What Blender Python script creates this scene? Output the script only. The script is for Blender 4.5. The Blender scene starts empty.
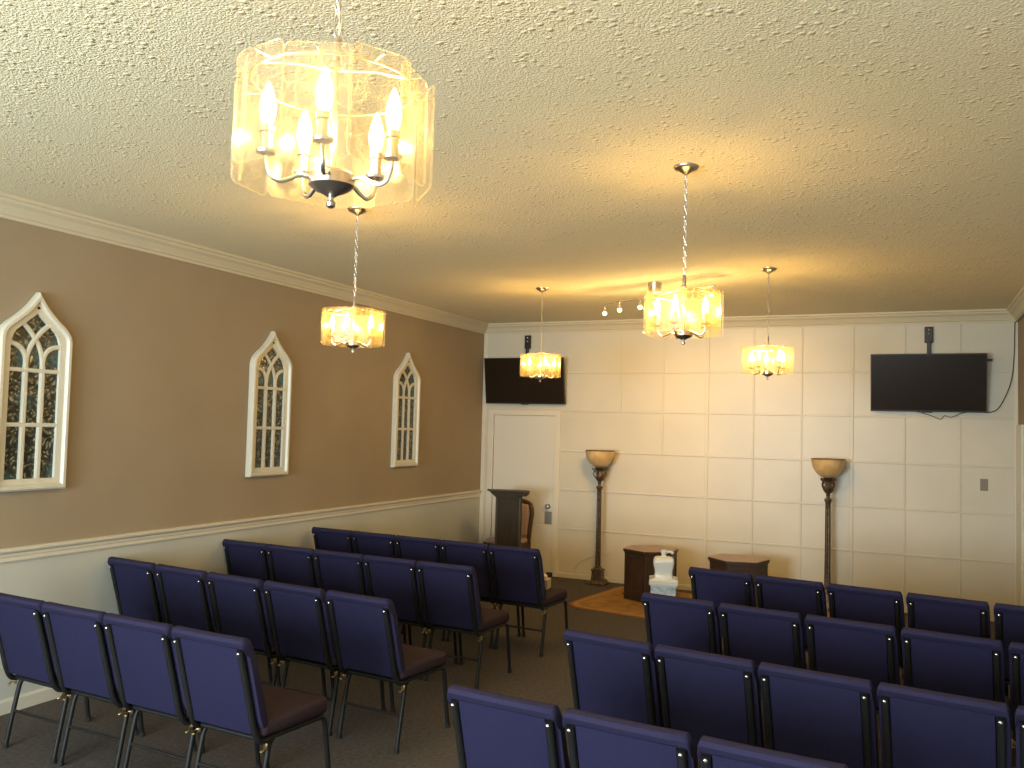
import bpy, bmesh, math, random
from mathutils import Vector, Matrix, Euler
random.seed(7)
S = bpy.context.scene
COL = S.collection
PI = math.pi
R = math.radians

# ------------------------------------------------------------------ camera
W_ROOM, Y_REAR, H = 6.18, -12.7, 3.23
CAM = Vector((5.1589, -10.3627, 1.8818))
yaw, pitch, roll, fpx = -0.4290, 0.0487, 0.0259, 870.5
F = Vector((math.sin(yaw) * math.cos(pitch), math.cos(yaw) * math.cos(pitch), math.sin(pitch)))
Rr = Vector((math.cos(yaw), -math.sin(yaw), 0))
U = Rr.cross(F)
R2 = Rr * math.cos(roll) + U * math.sin(roll)
U2 = -Rr * math.sin(roll) + U * math.cos(roll)
cd = bpy.data.cameras.new('camera')
cam = bpy.data.objects.new('camera', cd)
COL.objects.link(cam)
m4 = Matrix((R2, U2, -F)).transposed().to_4x4()
m4.translation = CAM
cam.matrix_world = m4
cd.sensor_fit = 'HORIZONTAL'
cd.sensor_width = 36
cd.lens = 36 * fpx / 1024
cd.clip_start = 0.05
S.camera = cam

# ------------------------------------------------------------------ world, daylight, exposure
S.view_settings.view_transform = 'Standard'
S.view_settings.look = 'None'
S.view_settings.exposure = 0.32
S.view_settings.gamma = 1
S.view_settings.use_curve_mapping = False
S.cycles.transparent_max_bounces = 24
S.cycles.max_bounces = 8
S.cycles.diffuse_bounces = 5
S.cycles.sample_clamp_indirect = 6
w = bpy.data.worlds.new('world')
S.world = w
w.use_nodes = True
w.node_tree.nodes['Background'].inputs[0].default_value = (0.80, 0.90, 1.0, 1)
w.node_tree.nodes['Background'].inputs[1].default_value = 1.0

DAY = (0.80, 0.94, 1.0)


def area(name, loc, rot, sx, sy, power, color):
    l = bpy.data.lights.new(name, 'AREA')
    l.shape = 'RECTANGLE'
    l.size, l.size_y = sx, sy
    l.energy, l.color = power, color
    o = bpy.data.objects.new(name, l)
    o.location, o.rotation_euler = loc, rot
    COL.objects.link(o)
    return o


# daylight entering through two unseen windows added to the rear wall (just outside their panes)
WINDOWS = [(0.7, 2.9, 0.75, 2.55), (3.5, 5.3, 0.95, 2.55)]
area('added_window_light', (1.8, Y_REAR - 0.16, 1.65), (R(108), 0, 0), 2.1, 1.7, 400, DAY)
area('added_window_light', (4.4, Y_REAR - 0.16, 1.75), (R(108), 0, 0), 1.7, 1.5, 130, DAY)

BULB_W, BULB_COL = 3.3, (1.0, 0.58, 0.15)
SPOT_W = 5.0


# ------------------------------------------------------------------ materials
def lin(c):
    return tuple(((v / 12.92) if v <= 0.04045 else ((v + 0.055) / 1.055) ** 2.4) for v in c)


def mat(name, col, rough=0.6, metal=0.0, spec=0.5, emis=None, estr=0.0):
    m = bpy.data.materials.new(name)
    m.use_nodes = True
    b = m.node_tree.nodes['Principled BSDF']
    b.inputs['Base Color'].default_value = (*col, 1)
    b.inputs['Roughness'].default_value = rough
    b.inputs['Metallic'].default_value = metal
    b.inputs['Specular IOR Level'].default_value = spec
    if emis:
        b.inputs['Emission Color'].default_value = (*emis, 1)
        b.inputs['Emission Strength'].default_value = estr
    return m


def nd(m, t, **kw):
    n = m.node_tree.nodes.new(t)
    for k, v in kw.items():
        if k.startswith('i_'):
            n.inputs[k[2:].replace('_', ' ')].default_value = v
        else:
            setattr(n, k, v)
    return n


def ln(m, a, b):
    m.node_tree.links.new(a, b)


def vary(m, scale, c1, c2, bump=0.0, bscale=None, dist=0.01, detail=4, stretch=None):
    """noise-mixed base colour plus noise bump in object space"""
    b = m.node_tree.nodes['Principled BSDF']
    tc = nd(m, 'ShaderNodeTexCoord')
    src = tc.outputs['Object']
    if stretch:
        mp = nd(m, 'ShaderNodeMapping')
        mp.inputs['Scale'].default_value = stretch
        ln(m, src, mp.inputs[0])
        src = mp.outputs[0]
    n = nd(m, 'ShaderNodeTexNoise')
    n.inputs['Scale'].default_value = scale
    n.inputs['Detail'].default_value = detail
    ln(m, src, n.inputs['Vector'])
    rp = nd(m, 'ShaderNodeValToRGB')
    rp.color_ramp.elements[0].color = (*c1, 1)
    rp.color_ramp.elements[1].color = (*c2, 1)
    rp.color_ramp.elements[0].position = 0.3
    rp.color_ramp.elements[1].position = 0.7
    ln(m, n.outputs['Fac'], rp.inputs[0])
    ln(m, rp.outputs[0], b.inputs['Base Color'])
    if bump:
        n2 = nd(m, 'ShaderNodeTexNoise')
        n2.inputs['Scale'].default_value = bscale or scale
        n2.inputs['Detail'].default_value = 6
        ln(m, src, n2.inputs['Vector'])
        bp = nd(m, 'ShaderNodeBump')
        bp.inputs['Strength'].default_value = bump
        bp.inputs['Distance'].default_value = dist
        ln(m, n2.outputs['Fac'], bp.inputs['Height'])
        ln(m, bp.outputs[0], b.inputs['Normal'])
    return m


M = {}
M['ceiling'] = mat('popcorn_ceiling', (0.80, 0.72, 0.50), 0.9, spec=0.2)
m = M['ceiling']
b = m.node_tree.nodes['Principled BSDF']
tc = nd(m, 'ShaderNodeTexCoord')
n1 = nd(m, 'ShaderNodeTexNoise'); n1.inputs['Scale'].default_value = 110; n1.inputs['Detail'].default_value = 1.5
n2 = nd(m, 'ShaderNodeTexVoronoi'); n2.inputs['Scale'].default_value = 24; n2.inputs['Randomness'].default_value = 1
n3 = nd(m, 'ShaderNodeTexNoise'); n3.inputs['Scale'].default_value = 7; n3.inputs['Detail'].default_value = 2
for n in (n1, n2, n3):
    ln(m, tc.outputs['Object'], n.inputs['Vector'])
# lumps: near a Voronoi centre, where the coarse noise is high
mr = nd(m, 'ShaderNodeMapRange'); mr.inputs['From Min'].default_value = 0.36; mr.inputs['From Max'].default_value = 0.10
ln(m, n2.outputs['Distance'], mr.inputs['Value'])
mr2 = nd(m, 'ShaderNodeMapRange'); mr2.inputs['From Min'].default_value = 0.43; mr2.inputs['From Max'].default_value = 0.56
ln(m, n3.outputs['Fac'], mr2.inputs['Value'])
mu = nd(m, 'ShaderNodeMath', operation='MULTIPLY'); ln(m, mr.outputs[0], mu.inputs[0]); ln(m, mr2.outputs[0], mu.inputs[1])
ad = nd(m, 'ShaderNodeMath', operation='MULTIPLY_ADD'); ln(m, mu.outputs[0], ad.inputs[0]); ad.inputs[1].default_value = 0.9
ln(m, n1.outputs['Fac'], ad.inputs[2])
bp = nd(m, 'ShaderNodeBump'); bp.inputs['Strength'].default_value = 0.7; bp.inputs['Distance'].default_value = 0.010
ln(m, ad.outputs[0], bp.inputs['Height']); ln(m, bp.outputs[0], b.inputs['Normal'])

M['tan_wall'] = vary(mat('tan_wall_paint', (0.3, 0.25, 0.2), 0.85, spec=0.2), 2.0, (0.335, 0.265, 0.178), (0.355, 0.283, 0.192), 0.12, 220, 0.002)
M['white_wall'] = vary(mat('white_wall_paint', (0.6, 0.6, 0.6), 0.7, spec=0.3), 2.0, (0.50, 0.51, 0.46), (0.54, 0.55, 0.50), 0.1, 160, 0.002)
M['panel_white'] = vary(mat('white_gloss_panelling', (0.6, 0.6, 0.6), 0.33, spec=0.4), 1.6, (0.55, 0.525, 0.435), (0.60, 0.57, 0.475), 0.06, 60, 0.002)
M['trim'] = mat('cream_gloss_trim', (0.66, 0.62, 0.51), 0.35, spec=0.45)
M['crown'] = mat('beige_crown_paint', (0.60, 0.54, 0.39), 0.5, spec=0.3)
M['door'] = mat('cream_door_paint', (0.64, 0.62, 0.54), 0.4, spec=0.4)
M['frame_white'] = mat('white_frame_enamel', (0.65, 0.62, 0.51), 0.35, spec=0.5)
M['carpet'] = vary(mat('dark_carpet', (0.04, 0.04, 0.04), 0.98, spec=0.1), 40, (0.075, 0.064, 0.058), (0.12, 0.105, 0.096), 0.8, 300, 0.006)
M['fabric'] = vary(mat('blue_violet_fabric', (0.03, 0.03, 0.12), 0.9, spec=0.15), 260, (0.014, 0.013, 0.041), (0.022, 0.020, 0.058), 0.5, 700, 0.002)
M['plum_fabric'] = vary(mat('plum_seat_fabric', (0.03, 0.03, 0.12), 0.9, spec=0.15), 260, (0.032, 0.021, 0.027), (0.048, 0.031, 0.038), 0.5, 700, 0.002)
M['roll_fabric'] = vary(mat('violet_cushion_fabric', (0.03, 0.03, 0.12), 0.9, spec=0.15), 260, (0.022, 0.019, 0.050), (0.032, 0.028, 0.070), 0.5, 700, 0.002)
M['black_metal'] = mat('black_powder_coat', (0.010, 0.010, 0.010), 0.5, spec=0.35)
M['chrome'] = mat('bright_screw_metal', (0.8, 0.8, 0.82), 0.15, 1.0)
M['nickel'] = mat('brushed_nickel', (0.55, 0.50, 0.46), 0.3, 1.0)
M['brass'] = mat('dull_brass', (0.45, 0.35, 0.18), 0.35, 1.0)
M['rubber'] = mat('black_rubber', (0.01, 0.01, 0.01), 0.8)
M['screen'] = mat('dark_screen_glass', (0.016, 0.010, 0.006), 0.25, spec=0.2)
M['plastic'] = mat('black_plastic', (0.012, 0.011, 0.010), 0.4)
M['bronze'] = vary(mat('antique_bronze', (0.1, 0.08, 0.05), 0.42, 0.75), 30, (0.07, 0.05, 0.035), (0.17, 0.12, 0.075))
M['alabaster'] = vary(mat('amber_alabaster_glass', (0.6, 0.4, 0.2), 0.3, spec=0.5), 9, (0.50, 0.32, 0.13), (0.70, 0.50, 0.26))
M['dark_wood'] = vary(mat('dark_walnut', (0.05, 0.03, 0.02), 0.4), 7, (0.030, 0.016, 0.010), (0.070, 0.036, 0.020), 0.15, 30, 0.002, stretch=(6, 6, 0.7))
M['lit_wood_top'] = vary(mat('lit_walnut_top', (0.2, 0.1, 0.06), 0.35), 6, (0.24, 0.135, 0.075), (0.34, 0.20, 0.115), 0.1, 30, 0.001, stretch=(1, 6, 1))  # brown wood, lightened to paint in light reflecting off the top
M['lectern'] = vary(mat('dark_oak_laminate', (0.05, 0.04, 0.03), 0.65, spec=0.2), 6, (0.026, 0.018, 0.010), (0.044, 0.031, 0.018), stretch=(6, 6, 0.6))
M['lectern_cap'] = mat('greyed_lectern_wood', (0.065, 0.054, 0.034), 0.55, spec=0.3)
M['pink_pad'] = vary(mat('dusty_rose_upholstery', (0.4, 0.3, 0.27), 0.85), 60, (0.36, 0.26, 0.23), (0.46, 0.35, 0.31))
M['ceramic'] = mat('white_glazed_ceramic', (0.72, 0.76, 0.74), 0.16, spec=0.6)
M['ceramic_blue'] = vary(mat('pale_blue_relief', (0.5, 0.6, 0.7), 0.35), 38, (0.30, 0.42, 0.52), (0.74, 0.80, 0.82), 0.8, 38, 0.01)
M['switch'] = mat('grey_switch_plate', (0.20, 0.18, 0.14), 0.5)
M['plate'] = mat('grey_door_metal', (0.28, 0.28, 0.25), 0.4, 0.6)
M['cord_white'] = mat('pale_cord', (0.5, 0.5, 0.45), 0.5)
M['tissue_box'] = mat('pale_pink_card', (0.52, 0.42, 0.36), 0.7)
M['tissue'] = mat('white_tissue', (0.75, 0.72, 0.68), 0.9)

m = M['rug'] = mat('amber_rug_pile', (0.4, 0.2, 0.05), 0.95, spec=0.1)
vary(m, 7, (0.25, 0.13, 0.042), (0.40, 0.22, 0.075), 0.6, 200, 0.006)
M['rug_border'] = vary(mat('cream_rug_border', (0.5, 0.4, 0.2), 0.95, spec=0.1), 50, (0.34, 0.19, 0.08), (0.42, 0.25, 0.11), 0.5, 200, 0.005)
M['rug_edge'] = vary(mat('russet_rug_edge', (0.3, 0.12, 0.04), 0.95, spec=0.1), 50, (0.24, 0.10, 0.035), (0.34, 0.15, 0.05), 0.5, 200, 0.005)

# mosaic mirror panes behind the tracery
m = M['mosaic'] = mat('dark_leafy_glass', (0.05, 0.05, 0.05), 0.18, spec=0.6)
b = m.node_tree.nodes['Principled BSDF']
tc = nd(m, 'ShaderNodeTexCoord')
wn = nd(m, 'ShaderNodeTexNoise'); wn.inputs['Scale'].default_value = 9
ln(m, tc.outputs['Object'], wn.inputs['Vector'])
mx = nd(m, 'ShaderNodeMixRGB'); mx.inputs[0].default_value = 0.12
ln(m, tc.outputs['Object'], mx.inputs[1]); ln(m, wn.outputs['Color'], mx.inputs[2])
vo = nd(m, 'ShaderNodeTexVoronoi', feature='SMOOTH_F1'); vo.inputs['Scale'].default_value = 44
ln(m, mx.outputs[0], vo.inputs['Vector'])
rp = nd(m, 'ShaderNodeValToRGB')
cr = rp.color_ramp
cr.elements[0].color = (0.38, 0.36, 0.27, 1); cr.elements[0].position = 0.12
cr.elements[1].color = (0.018, 0.024, 0.020, 1); cr.elements[1].position = 0.50
e = cr.elements.new(0.30); e.color = (0.085, 0.085, 0.055, 1)
ln(m, vo.outputs['Distance'], rp.inputs[0])
big = nd(m, 'ShaderNodeTexNoise'); big.inputs['Scale'].default_value = 4
ln(m, tc.outputs['Object'], big.inputs['Vector'])
m2 = nd(m, 'ShaderNodeMixRGB', blend_type='MIX')
m2.inputs[2].default_value = (0.05, 0.12, 0.13, 1)
mrr = nd(m, 'ShaderNodeMapRange'); mrr.inputs['From Min'].default_value = 0.5; mrr.inputs['From Max'].default_value = 0.62; mrr.inputs['To Max'].default_value = 0.7
ln(m, big.outputs['Fac'], mrr.inputs['Value']); ln(m, mrr.outputs[0], m2.inputs[0]); ln(m, rp.outputs[0], m2.inputs[1])
ln(m, m2.outputs[0], b.inputs['Base Color'])
bp = nd(m, 'ShaderNodeBump'); bp.inputs['Strength'].default_value = 0.5; bp.inputs['Distance'].default_value = 0.01
ln(m, vo.outputs['Distance'], bp.inputs['Height']); ln(m, bp.outputs[0], b.inputs['Normal'])


def glass_panel_mat(name, line, body, tcol):
    m = bpy.data.materials.new(name)
    m.use_nodes = True
    nt = m.node_tree
    nt.nodes.clear()
    out = nd(m, 'ShaderNodeOutputMaterial')
    tr = nd(m, 'ShaderNodeBsdfTransparent'); tr.inputs[0].default_value = (0.97, 0.95, 0.90, 1)
    tl = nd(m, 'ShaderNodeBsdfTranslucent'); tl.inputs[0].default_value = (*tcol, 1)
    df = nd(m, 'ShaderNodeBsdfDiffuse'); df.inputs[0].default_value = (*tcol, 1)
    gl = nd(m, 'ShaderNodeBsdfGlossy'); gl.inputs['Roughness'].default_value = 0.22
    tc = nd(m, 'ShaderNodeTexCoord')
    # crackle lines etched in the glass
    vo = nd(m, 'ShaderNodeTexVoronoi', feature='DISTANCE_TO_EDGE'); vo.inputs['Scale'].default_value = 26
    wn = nd(m, 'ShaderNodeTexNoise'); wn.inputs['Scale'].default_value = 14
    ln(m, tc.outputs['Object'], wn.inputs['Vector'])
    mx = nd(m, 'ShaderNodeMixRGB'); mx.inputs[0].default_value = 0.06
    ln(m, tc.outputs['Object'], mx.inputs[1]); ln(m, wn.outputs['Color'], mx.inputs[2])
    ln(m, mx.outputs[0], vo.inputs['Vector'])
    mr = nd(m, 'ShaderNodeMapRange')
    mr.inputs['From Min'].default_value = 0.0; mr.inputs['From Max'].default_value = 0.05
    mr.inputs['To Min'].default_value = line; mr.inputs['To Max'].default_value = body
    ln(m, vo.outputs['Distance'], mr.inputs['Value'])
    bp = nd(m, 'ShaderNodeBump'); bp.inputs['Strength'].default_value = 0.3; bp.inputs['Distance'].default_value = 0.003
    ln(m, vo.outputs['Distance'], bp.inputs['Height'])
    for s in (tl, df, gl):
        ln(m, bp.outputs[0], s.inputs['Normal'])
    a = nd(m, 'ShaderNodeMixShader'); a.inputs[0].default_value = 0.4
    ln(m, tl.outputs[0], a.inputs[1]); ln(m, df.outputs[0], a.inputs[2])
    c = nd(m, 'ShaderNodeMixShader')
    ln(m, mr.outputs[0], c.inputs[0]); ln(m, tr.outputs[0], c.inputs[1]); ln(m, a.outputs[0], c.inputs[2])
    d = nd(m, 'ShaderNodeMixShader'); d.inputs[0].default_value = 0.05
    ln(m, c.outputs[0], d.inputs[1]); ln(m, gl.outputs[0], d.inputs[2])
    ln(m, d.outputs[0], out.inputs[0])
    return m


M['glass'] = glass_panel_mat('etched_clear_glass', 0.075, 0.020, (0.95, 0.90, 0.70))
M['glass_edge'] = glass_panel_mat('cut_glass_edge', 0.16, 0.16, (0.95, 0.90, 0.72))
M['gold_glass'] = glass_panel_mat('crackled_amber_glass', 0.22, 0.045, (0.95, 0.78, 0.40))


def bulb_mat():
    m = bpy.data.materials.new('glowing_clear_bulb')
    m.use_nodes = True
    nt = m.node_tree
    nt.nodes.clear()
    out = nd(m, 'ShaderNodeOutputMaterial')
    tr = nd(m, 'ShaderNodeBsdfTransparent')
    em = nd(m, 'ShaderNodeEmission'); em.inputs[0].default_value = (1, 0.70, 0.28, 1); em.inputs[1].default_value = 3.5
    a = nd(m, 'ShaderNodeAddShader')
    ln(m, tr.outputs[0], a.inputs[0]); ln(m, em.outputs[0], a.inputs[1]); ln(m, a.outputs[0], out.inputs[0])
    return m


M['bulb'] = bulb_mat()


def window_glass():
    m = bpy.data.materials.new('window_glass')
    m.use_nodes = True
    nt = m.node_tree
    nt.nodes.clear()
    out = nd(m, 'ShaderNodeOutputMaterial')
    tr = nd(m, 'ShaderNodeBsdfTransparent')
    gl = nd(m, 'ShaderNodeBsdfGlossy'); gl.inputs['Roughness'].default_value = 0.03
    a = nd(m, 'ShaderNodeMixShader'); a.inputs[0].default_value = 0.06
    ln(m, tr.outputs[0], a.inputs[1]); ln(m, gl.outputs[0], a.inputs[2]); ln(m, a.outputs[0], out.inputs[0])
    return m


M['window_glass'] = window_glass()


# ------------------------------------------------------------------ mesh helpers
def smooth_mesh(me, ang=40):
    me.set_sharp_from_angle(angle=R(ang)) if hasattr(me, 'set_sharp_from_angle') else None


def obj(name, bm, m, parent=None, smooth=False, mats=None):
    bmesh.ops.recalc_face_normals(bm, faces=bm.faces)
    me = bpy.data.meshes.new(name)
    bm.to_mesh(me)
    bm.free()
    if smooth:
        for p in me.polygons:
            p.use_smooth = True
        smooth_mesh(me)
    for x in (mats or [m]):
        me.materials.append(x)
    o = bpy.data.objects.new(name, me)
    COL.objects.link(o)
    if parent:
        o.parent = parent
    return o


def box(bm, x0, x1, y0, y1, z0, z1, bevel=0.0, seg=2, mi=0):
    r = bmesh.ops.create_cube(bm, size=1)
    vs = r['verts']
    for v in vs:
        v.co = Vector(((x0 + x1) / 2 + v.co.x * (x1 - x0), (y0 + y1) / 2 + v.co.y * (y1 - y0), (z0 + z1) / 2 + v.co.z * (z1 - z0)))
    fs = list({f for v in vs for f in v.link_faces})
    for f in fs:
        f.material_index = mi
    if bevel:
        es = list({e for v in vs for e in v.link_edges})
        r2 = bmesh.ops.bevel(bm, geom=es, offset=bevel, segments=seg, profile=0.5, affect='EDGES')
        for f in r2['faces']:
            f.material_index = mi
        vs = list({v for f in r2['faces'] for v in f.verts})
    return vs


def tube(bm, pts, r, n=10, closed=False, cap=True, rads=None, flat=1.0):
    pts = [Vector(p) for p in pts]
    N = len(pts)
    rings = []
    prev = None
    for i, p in enumerate(pts):
        if closed:
            t = (pts[(i + 1) % N] - pts[i - 1]).normalized()
        else:
            t = (pts[min(i + 1, N - 1)] - pts[max(i - 1, 0)]).normalized()
        if prev is None:
            a = Vector((0, 0, 1)) if abs(t.z) < 0.9 else Vector((1, 0, 0))
            u = t.cross(a).normalized()
        else:
            u = (prev - t * prev.dot(t)).normalized()
        prev = u
        v = t.cross(u)
        rr = rads[i] if rads else r
        rings.append([bm.verts.new(p + (u * math.cos(2 * PI * k / n) + v * math.sin(2 * PI * k / n) * flat) * rr) for k in range(n)])
    for i in range(N if closed else N - 1):
        a, b = rings[i], rings[(i + 1) % N]
        for k in range(n):
            bm.faces.new((a[k], a[(k + 1) % n], b[(k + 1) % n], b[k]))
    if cap and not closed:
        bm.faces.new(list(reversed(rings[0])))
        bm.faces.new(rings[-1])


def lathe(bm, prof, n=24, c=(0, 0), cap=True, lobes=0, lobe_amp=0.0, z0=-9, z1=9):
    rings = []
    for r, z in prof:
        ring = []
        for k in range(n):
            a = 2 * PI * k / n
            rr = r * (1 + (lobe_amp * math.cos(lobes * a) if (lobes and z0 <= z <= z1) else 0))
            ring.append(bm.verts.new((c[0] + rr * math.cos(a), c[1] + rr * math.sin(a), z)))
        rings.append(ring)
    for a, b in zip(rings, rings[1:]):
        for k in range(n):
            bm.faces.new((a[k], a[(k + 1) % n], b[(k + 1) % n], b[k]))
    if cap:
        bm.faces.new(list(reversed(rings[0])))
        bm.faces.new(rings[-1])


def prism(bm, poly, z0, z1, top_scale=1.0, cx=0, cy=0):
    a = [bm.verts.new((x, y, z0)) for x, y in poly]
    b = [bm.verts.new((cx + (x - cx) * top_scale, cy + (y - cy) * top_scale, z1)) for x, y in poly]
    n = len(poly)
    bm.faces.new(list(reversed(a)))
    bm.faces.new(b)
    for k in range(n):
        bm.faces.new((a[k], a[(k + 1) % n], b[(k + 1) % n], b[k]))


def catmull(pts, k=6):
    pts = [Vector(p) for p in pts]
    out = []
    P = [pts[0] * 2 - pts[1]] + pts + [pts[-1] * 2 - pts[-2]]
    for i in range(1, len(P) - 2):
        for j in range(k):
            t = j / k
            p0, p1, p2, p3 = P[i - 1:i + 3]
            out.append(0.5 * ((2 * p1) + (p2 - p0) * t + (2 * p0 - 5 * p1 + 4 * p2 - p3) * t * t + (-p0 + 3 * p1 - 3 * p2 + p3) * t ** 3))
    out.append(pts[-1])
    return out


def xform(bm, vs, mtx):
    for v in vs:
        v.co = mtx @ v.co


def tag(o, label, cat, group=None):
    o['label'] = label
    o['category'] = cat
    if group:
        o['group'] = group
    return o


def thing(name, label, cat, loc=(0, 0, 0), rz=0, group=None):
    o = bpy.data.objects.new(name, None)
    o.empty_display_size = 0.1
    COL.objects.link(o)
    o.location = loc
    o.rotation_euler = (0, 0, rz)
    return tag(o, label, cat, group)


def struct(name, bm, m, parent=None, smooth=False, mats=None):
    o = obj(name, bm, m, parent, smooth, mats)
    o['kind'] = 'structure'
    return o


def dup(root, loc, rz, label=None, group=None):
    r = root.copy()
    COL.objects.link(r)
    r.location = loc
    r.rotation_euler = (0, 0, rz)
    if label:
        r['label'] = label
    if group:
        r['group'] = group
    for ch in list(root.children):
        c = ch.copy()
        COL.objects.link(c)
        c.parent = r
        for g in list(ch.children):
            d = g.copy()
            COL.objects.link(d)
            d.parent = c
    return r


# ------------------------------------------------------------------ room shell
bm = bmesh.new(); box(bm, -0.3, W_ROOM + 0.3, Y_REAR - 0.3, 0.3, -0.1, 0); struct('floor', bm, M['carpet'])
bm = bmesh.new(); box(bm, -0.3, W_ROOM + 0.3, Y_REAR - 0.3, 0.3, H, H + 0.1); struct('ceiling', bm, M['ceiling'])
# left wall: tan above the chair rail, white wainscot below
bm = bmesh.new()
box(bm, -0.12, 0, Y_REAR, 0.0, 1.0, H)
box(bm, -0.12, 0.0, Y_REAR, 0.0, 0, 1.0, mi=1)
struct('wall_left', bm, None, mats=[M['tan_wall'], M['white_wall']])
# right wall: tan band above, white below, a wide cased opening's trim near the corner
bm = bmesh.new()
box(bm, W_ROOM, W_ROOM + 0.12, Y_REAR, 0.0, 2.03, H)
box(bm, W_ROOM, W_ROOM + 0.12, Y_REAR, 0.0, 0, 2.03, mi=1)
struct('wall_right', bm, None, mats=[M['tan_wall'], M['white_wall']])
# back wall with glossy panelling battens; opening for the door
DX0, DX1, DZ = 0.168, 1.045, 2.035
bm = bmesh.new()
box(bm, -0.12, DX0, 0, 0.12, 0, H)
box(bm, DX1, W_ROOM + 0.12, 0, 0.12, 0, H)
box(bm, DX0, DX1, 0, 0.12, DZ, H)
box(bm, DX0, DX1, 0.06, 0.12, 0, DZ)
ROWS = [0.613, 1.102, 1.590, 2.096, 2.584]
CX = [1.906 + 0.534 * i for i in range(-1, 8)]


def batten(x0, x1, z0, z1):
    box(bm, x0, x1, -0.010, 0.001, z0, z1, 0.0045, 3)


BW = 0.011
for z in ROWS:
    batten(1.13 if z < 2.06 else (1.13 if z > 2.2 else 1.13), W_ROOM - 0.02, z - BW, z + BW)
edges = [0.0] + ROWS + [3.10]
for k in range(6):
    lo, hi = edges[k] + (BW if k else 0.09), edges[k + 1] - BW
    for i, x in enumerate(CX):
        idx = i - 1
        if k <= 2 and idx < 2: continue
        if k == 3 and idx < 1: continue
        if idx < 0: continue
        wv = BW * (1.8 if idx in (2, 5) else 1.0)
        batten(x - wv, x + wv, lo, hi)
struct('wall_back', bm, M['panel_white'])
# rear wall behind the camera with two windows added as the daylight's source
bm = bmesh.new()
xs = [-0.12]
y0, y1 = Y_REAR - 0.12, Y_REAR
prev = -0.12
for a, b_, c, d in WINDOWS:
    box(bm, prev, a, y0, y1, 0, H)
    box(bm, a, b_, y0, y1, 0, c)
    box(bm, a, b_, y0, y1, d, H)
    prev = b_
box(bm, prev, W_ROOM + 0.12, y0, y1, 0, H)
struct('wall_rear', bm, M['white_wall'])
for i, (a, b_, c, d) in enumerate(WINDOWS):
    bm = bmesh.new()
    t = 0.06
    box(bm, a - t, a + 0.01, y1 - 0.10, y1 + 0.03, c - t, d + t, 0.006)
    box(bm, b_ - 0.01, b_ + t, y1 - 0.10, y1 + 0.03, c - t, d + t, 0.006)
    box(bm, a, b_, y1 - 0.10, y1 + 0.03, d - 0.01, d + t, 0.006)
    box(bm, a, b_, y1 - 0.10, y1 + 0.05, c - t, c + 0.01, 0.006)
    box(bm, (a + b_) / 2 - 0.02, (a + b_) / 2 + 0.02, y1 - 0.08, y1 - 0.02, c, d, 0.004)
    wf = struct('window_%d' % (i + 1), bm, M['trim'])
    bm = bmesh.new(); box(bm, a, b_, y1 - 0.055, y1 - 0.049, c, d)
    pn = struct('pane', bm, M['window_glass'], wf)


def sweep_profile(bm, prof, A, B, inward, mitreA=0, mitreB=0):
    """extrude a (offset from wall, z) profile from A to B; inward = unit vector off the wall; mitre shifts ends along by offset"""
    A, B, inward = Vector(A), Vector(B), Vector(inward)
    d = (B - A).normalized()
    a = [bm.verts.new(A + inward * o + Vector((0, 0, z)) + d * (o * mitreA)) for o, z in prof]
    b = [bm.verts.new(B + inward * o + Vector((0, 0, z)) - d * (o * mitreB)) for o, z in prof]
    n = len(prof)
    for k in range(n):
        bm.faces.new((a[k], a[(k + 1) % n], b[(k + 1) % n], b[k]))
    bm.faces.new(list(reversed(a)))
    bm.faces.new(b)


crown = [(0, 3.100), (0.014, 3.100), (0.018, 3.118), (0.030, 3.124), (0.038, 3.140), (0.060, 3.172), (0.086, 3.190),
         (0.092, 3.206), (0.108, 3.212), (0.112, H), (0, H)]
for nm, A, B, inn in (('trim_1', (0, Y_REAR, 0), (0, 0, 0), (1, 0, 0)), ('trim_2', (0, 0, 0), (W_ROOM, 0, 0), (0, -1, 0)),
                      ('trim_3', (W_ROOM, 0, 0), (W_ROOM, Y_REAR, 0), (-1, 0, 0))):
    bm = bmesh.new(); sweep_profile(bm, crown, A, B, inn, 1, 1); o = struct(nm, bm, M['crown'])
rail = [(0, 0.945), (0.010, 0.945), (0.014, 0.955), (0.012, 0.975), (0.016, 0.985), (0.016, 1.000), (0.030, 1.008), (0.036, 1.018),
        (0.036, 1.030), (0.028, 1.036), (0, 1.036)]
bm = bmesh.new(); sweep_profile(bm, rail, (0, Y_REAR, 0), (0, -0.012, 0), (1, 0, 0)); struct('trim_4', bm, M['trim'])
base = [(0, 0), (0.014, 0), (0.014, 0.075), (0.008, 0.09), (0, 0.09)]
bm = bmesh.new(); sweep_profile(bm, base, (0, Y_REAR, 0), (0, 0, 0), (1, 0, 0)); struct('baseboard_left', bm, M['trim'])
bm = bmesh.new(); sweep_profile(bm, base, (W_ROOM, 0, 0), (W_ROOM, Y_REAR, 0), (-1, 0, 0)); struct('baseboard_right', bm, M['trim'])
bm = bmesh.new(); sweep_profile(bm, [(0, 0), (0.010, 0), (0.010, 0.05), (0.006, 0.058), (0, 0.058)], (1.118, 0, 0), (W_ROOM - 0.014, 0, 0), (0, -1, 0)); struct('baseboard_back', bm, M['panel_white'])
# white corner boards of the back wall
bm = bmesh.new(); box(bm, 0.0, 0.055, -0.012, 0, 0, 3.10, 0.003); struct('trim_5', bm, M['trim'])
bm = bmesh.new(); box(bm, W_ROOM - 0.035, W_ROOM, -0.022, 0, 0.09, 3.10, 0.004); box(bm, W_ROOM - 0.022, W_ROOM, -0.5, -0.022, 0.09, 2.03, 0.003); struct('trim_6', bm, M['trim'])

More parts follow.
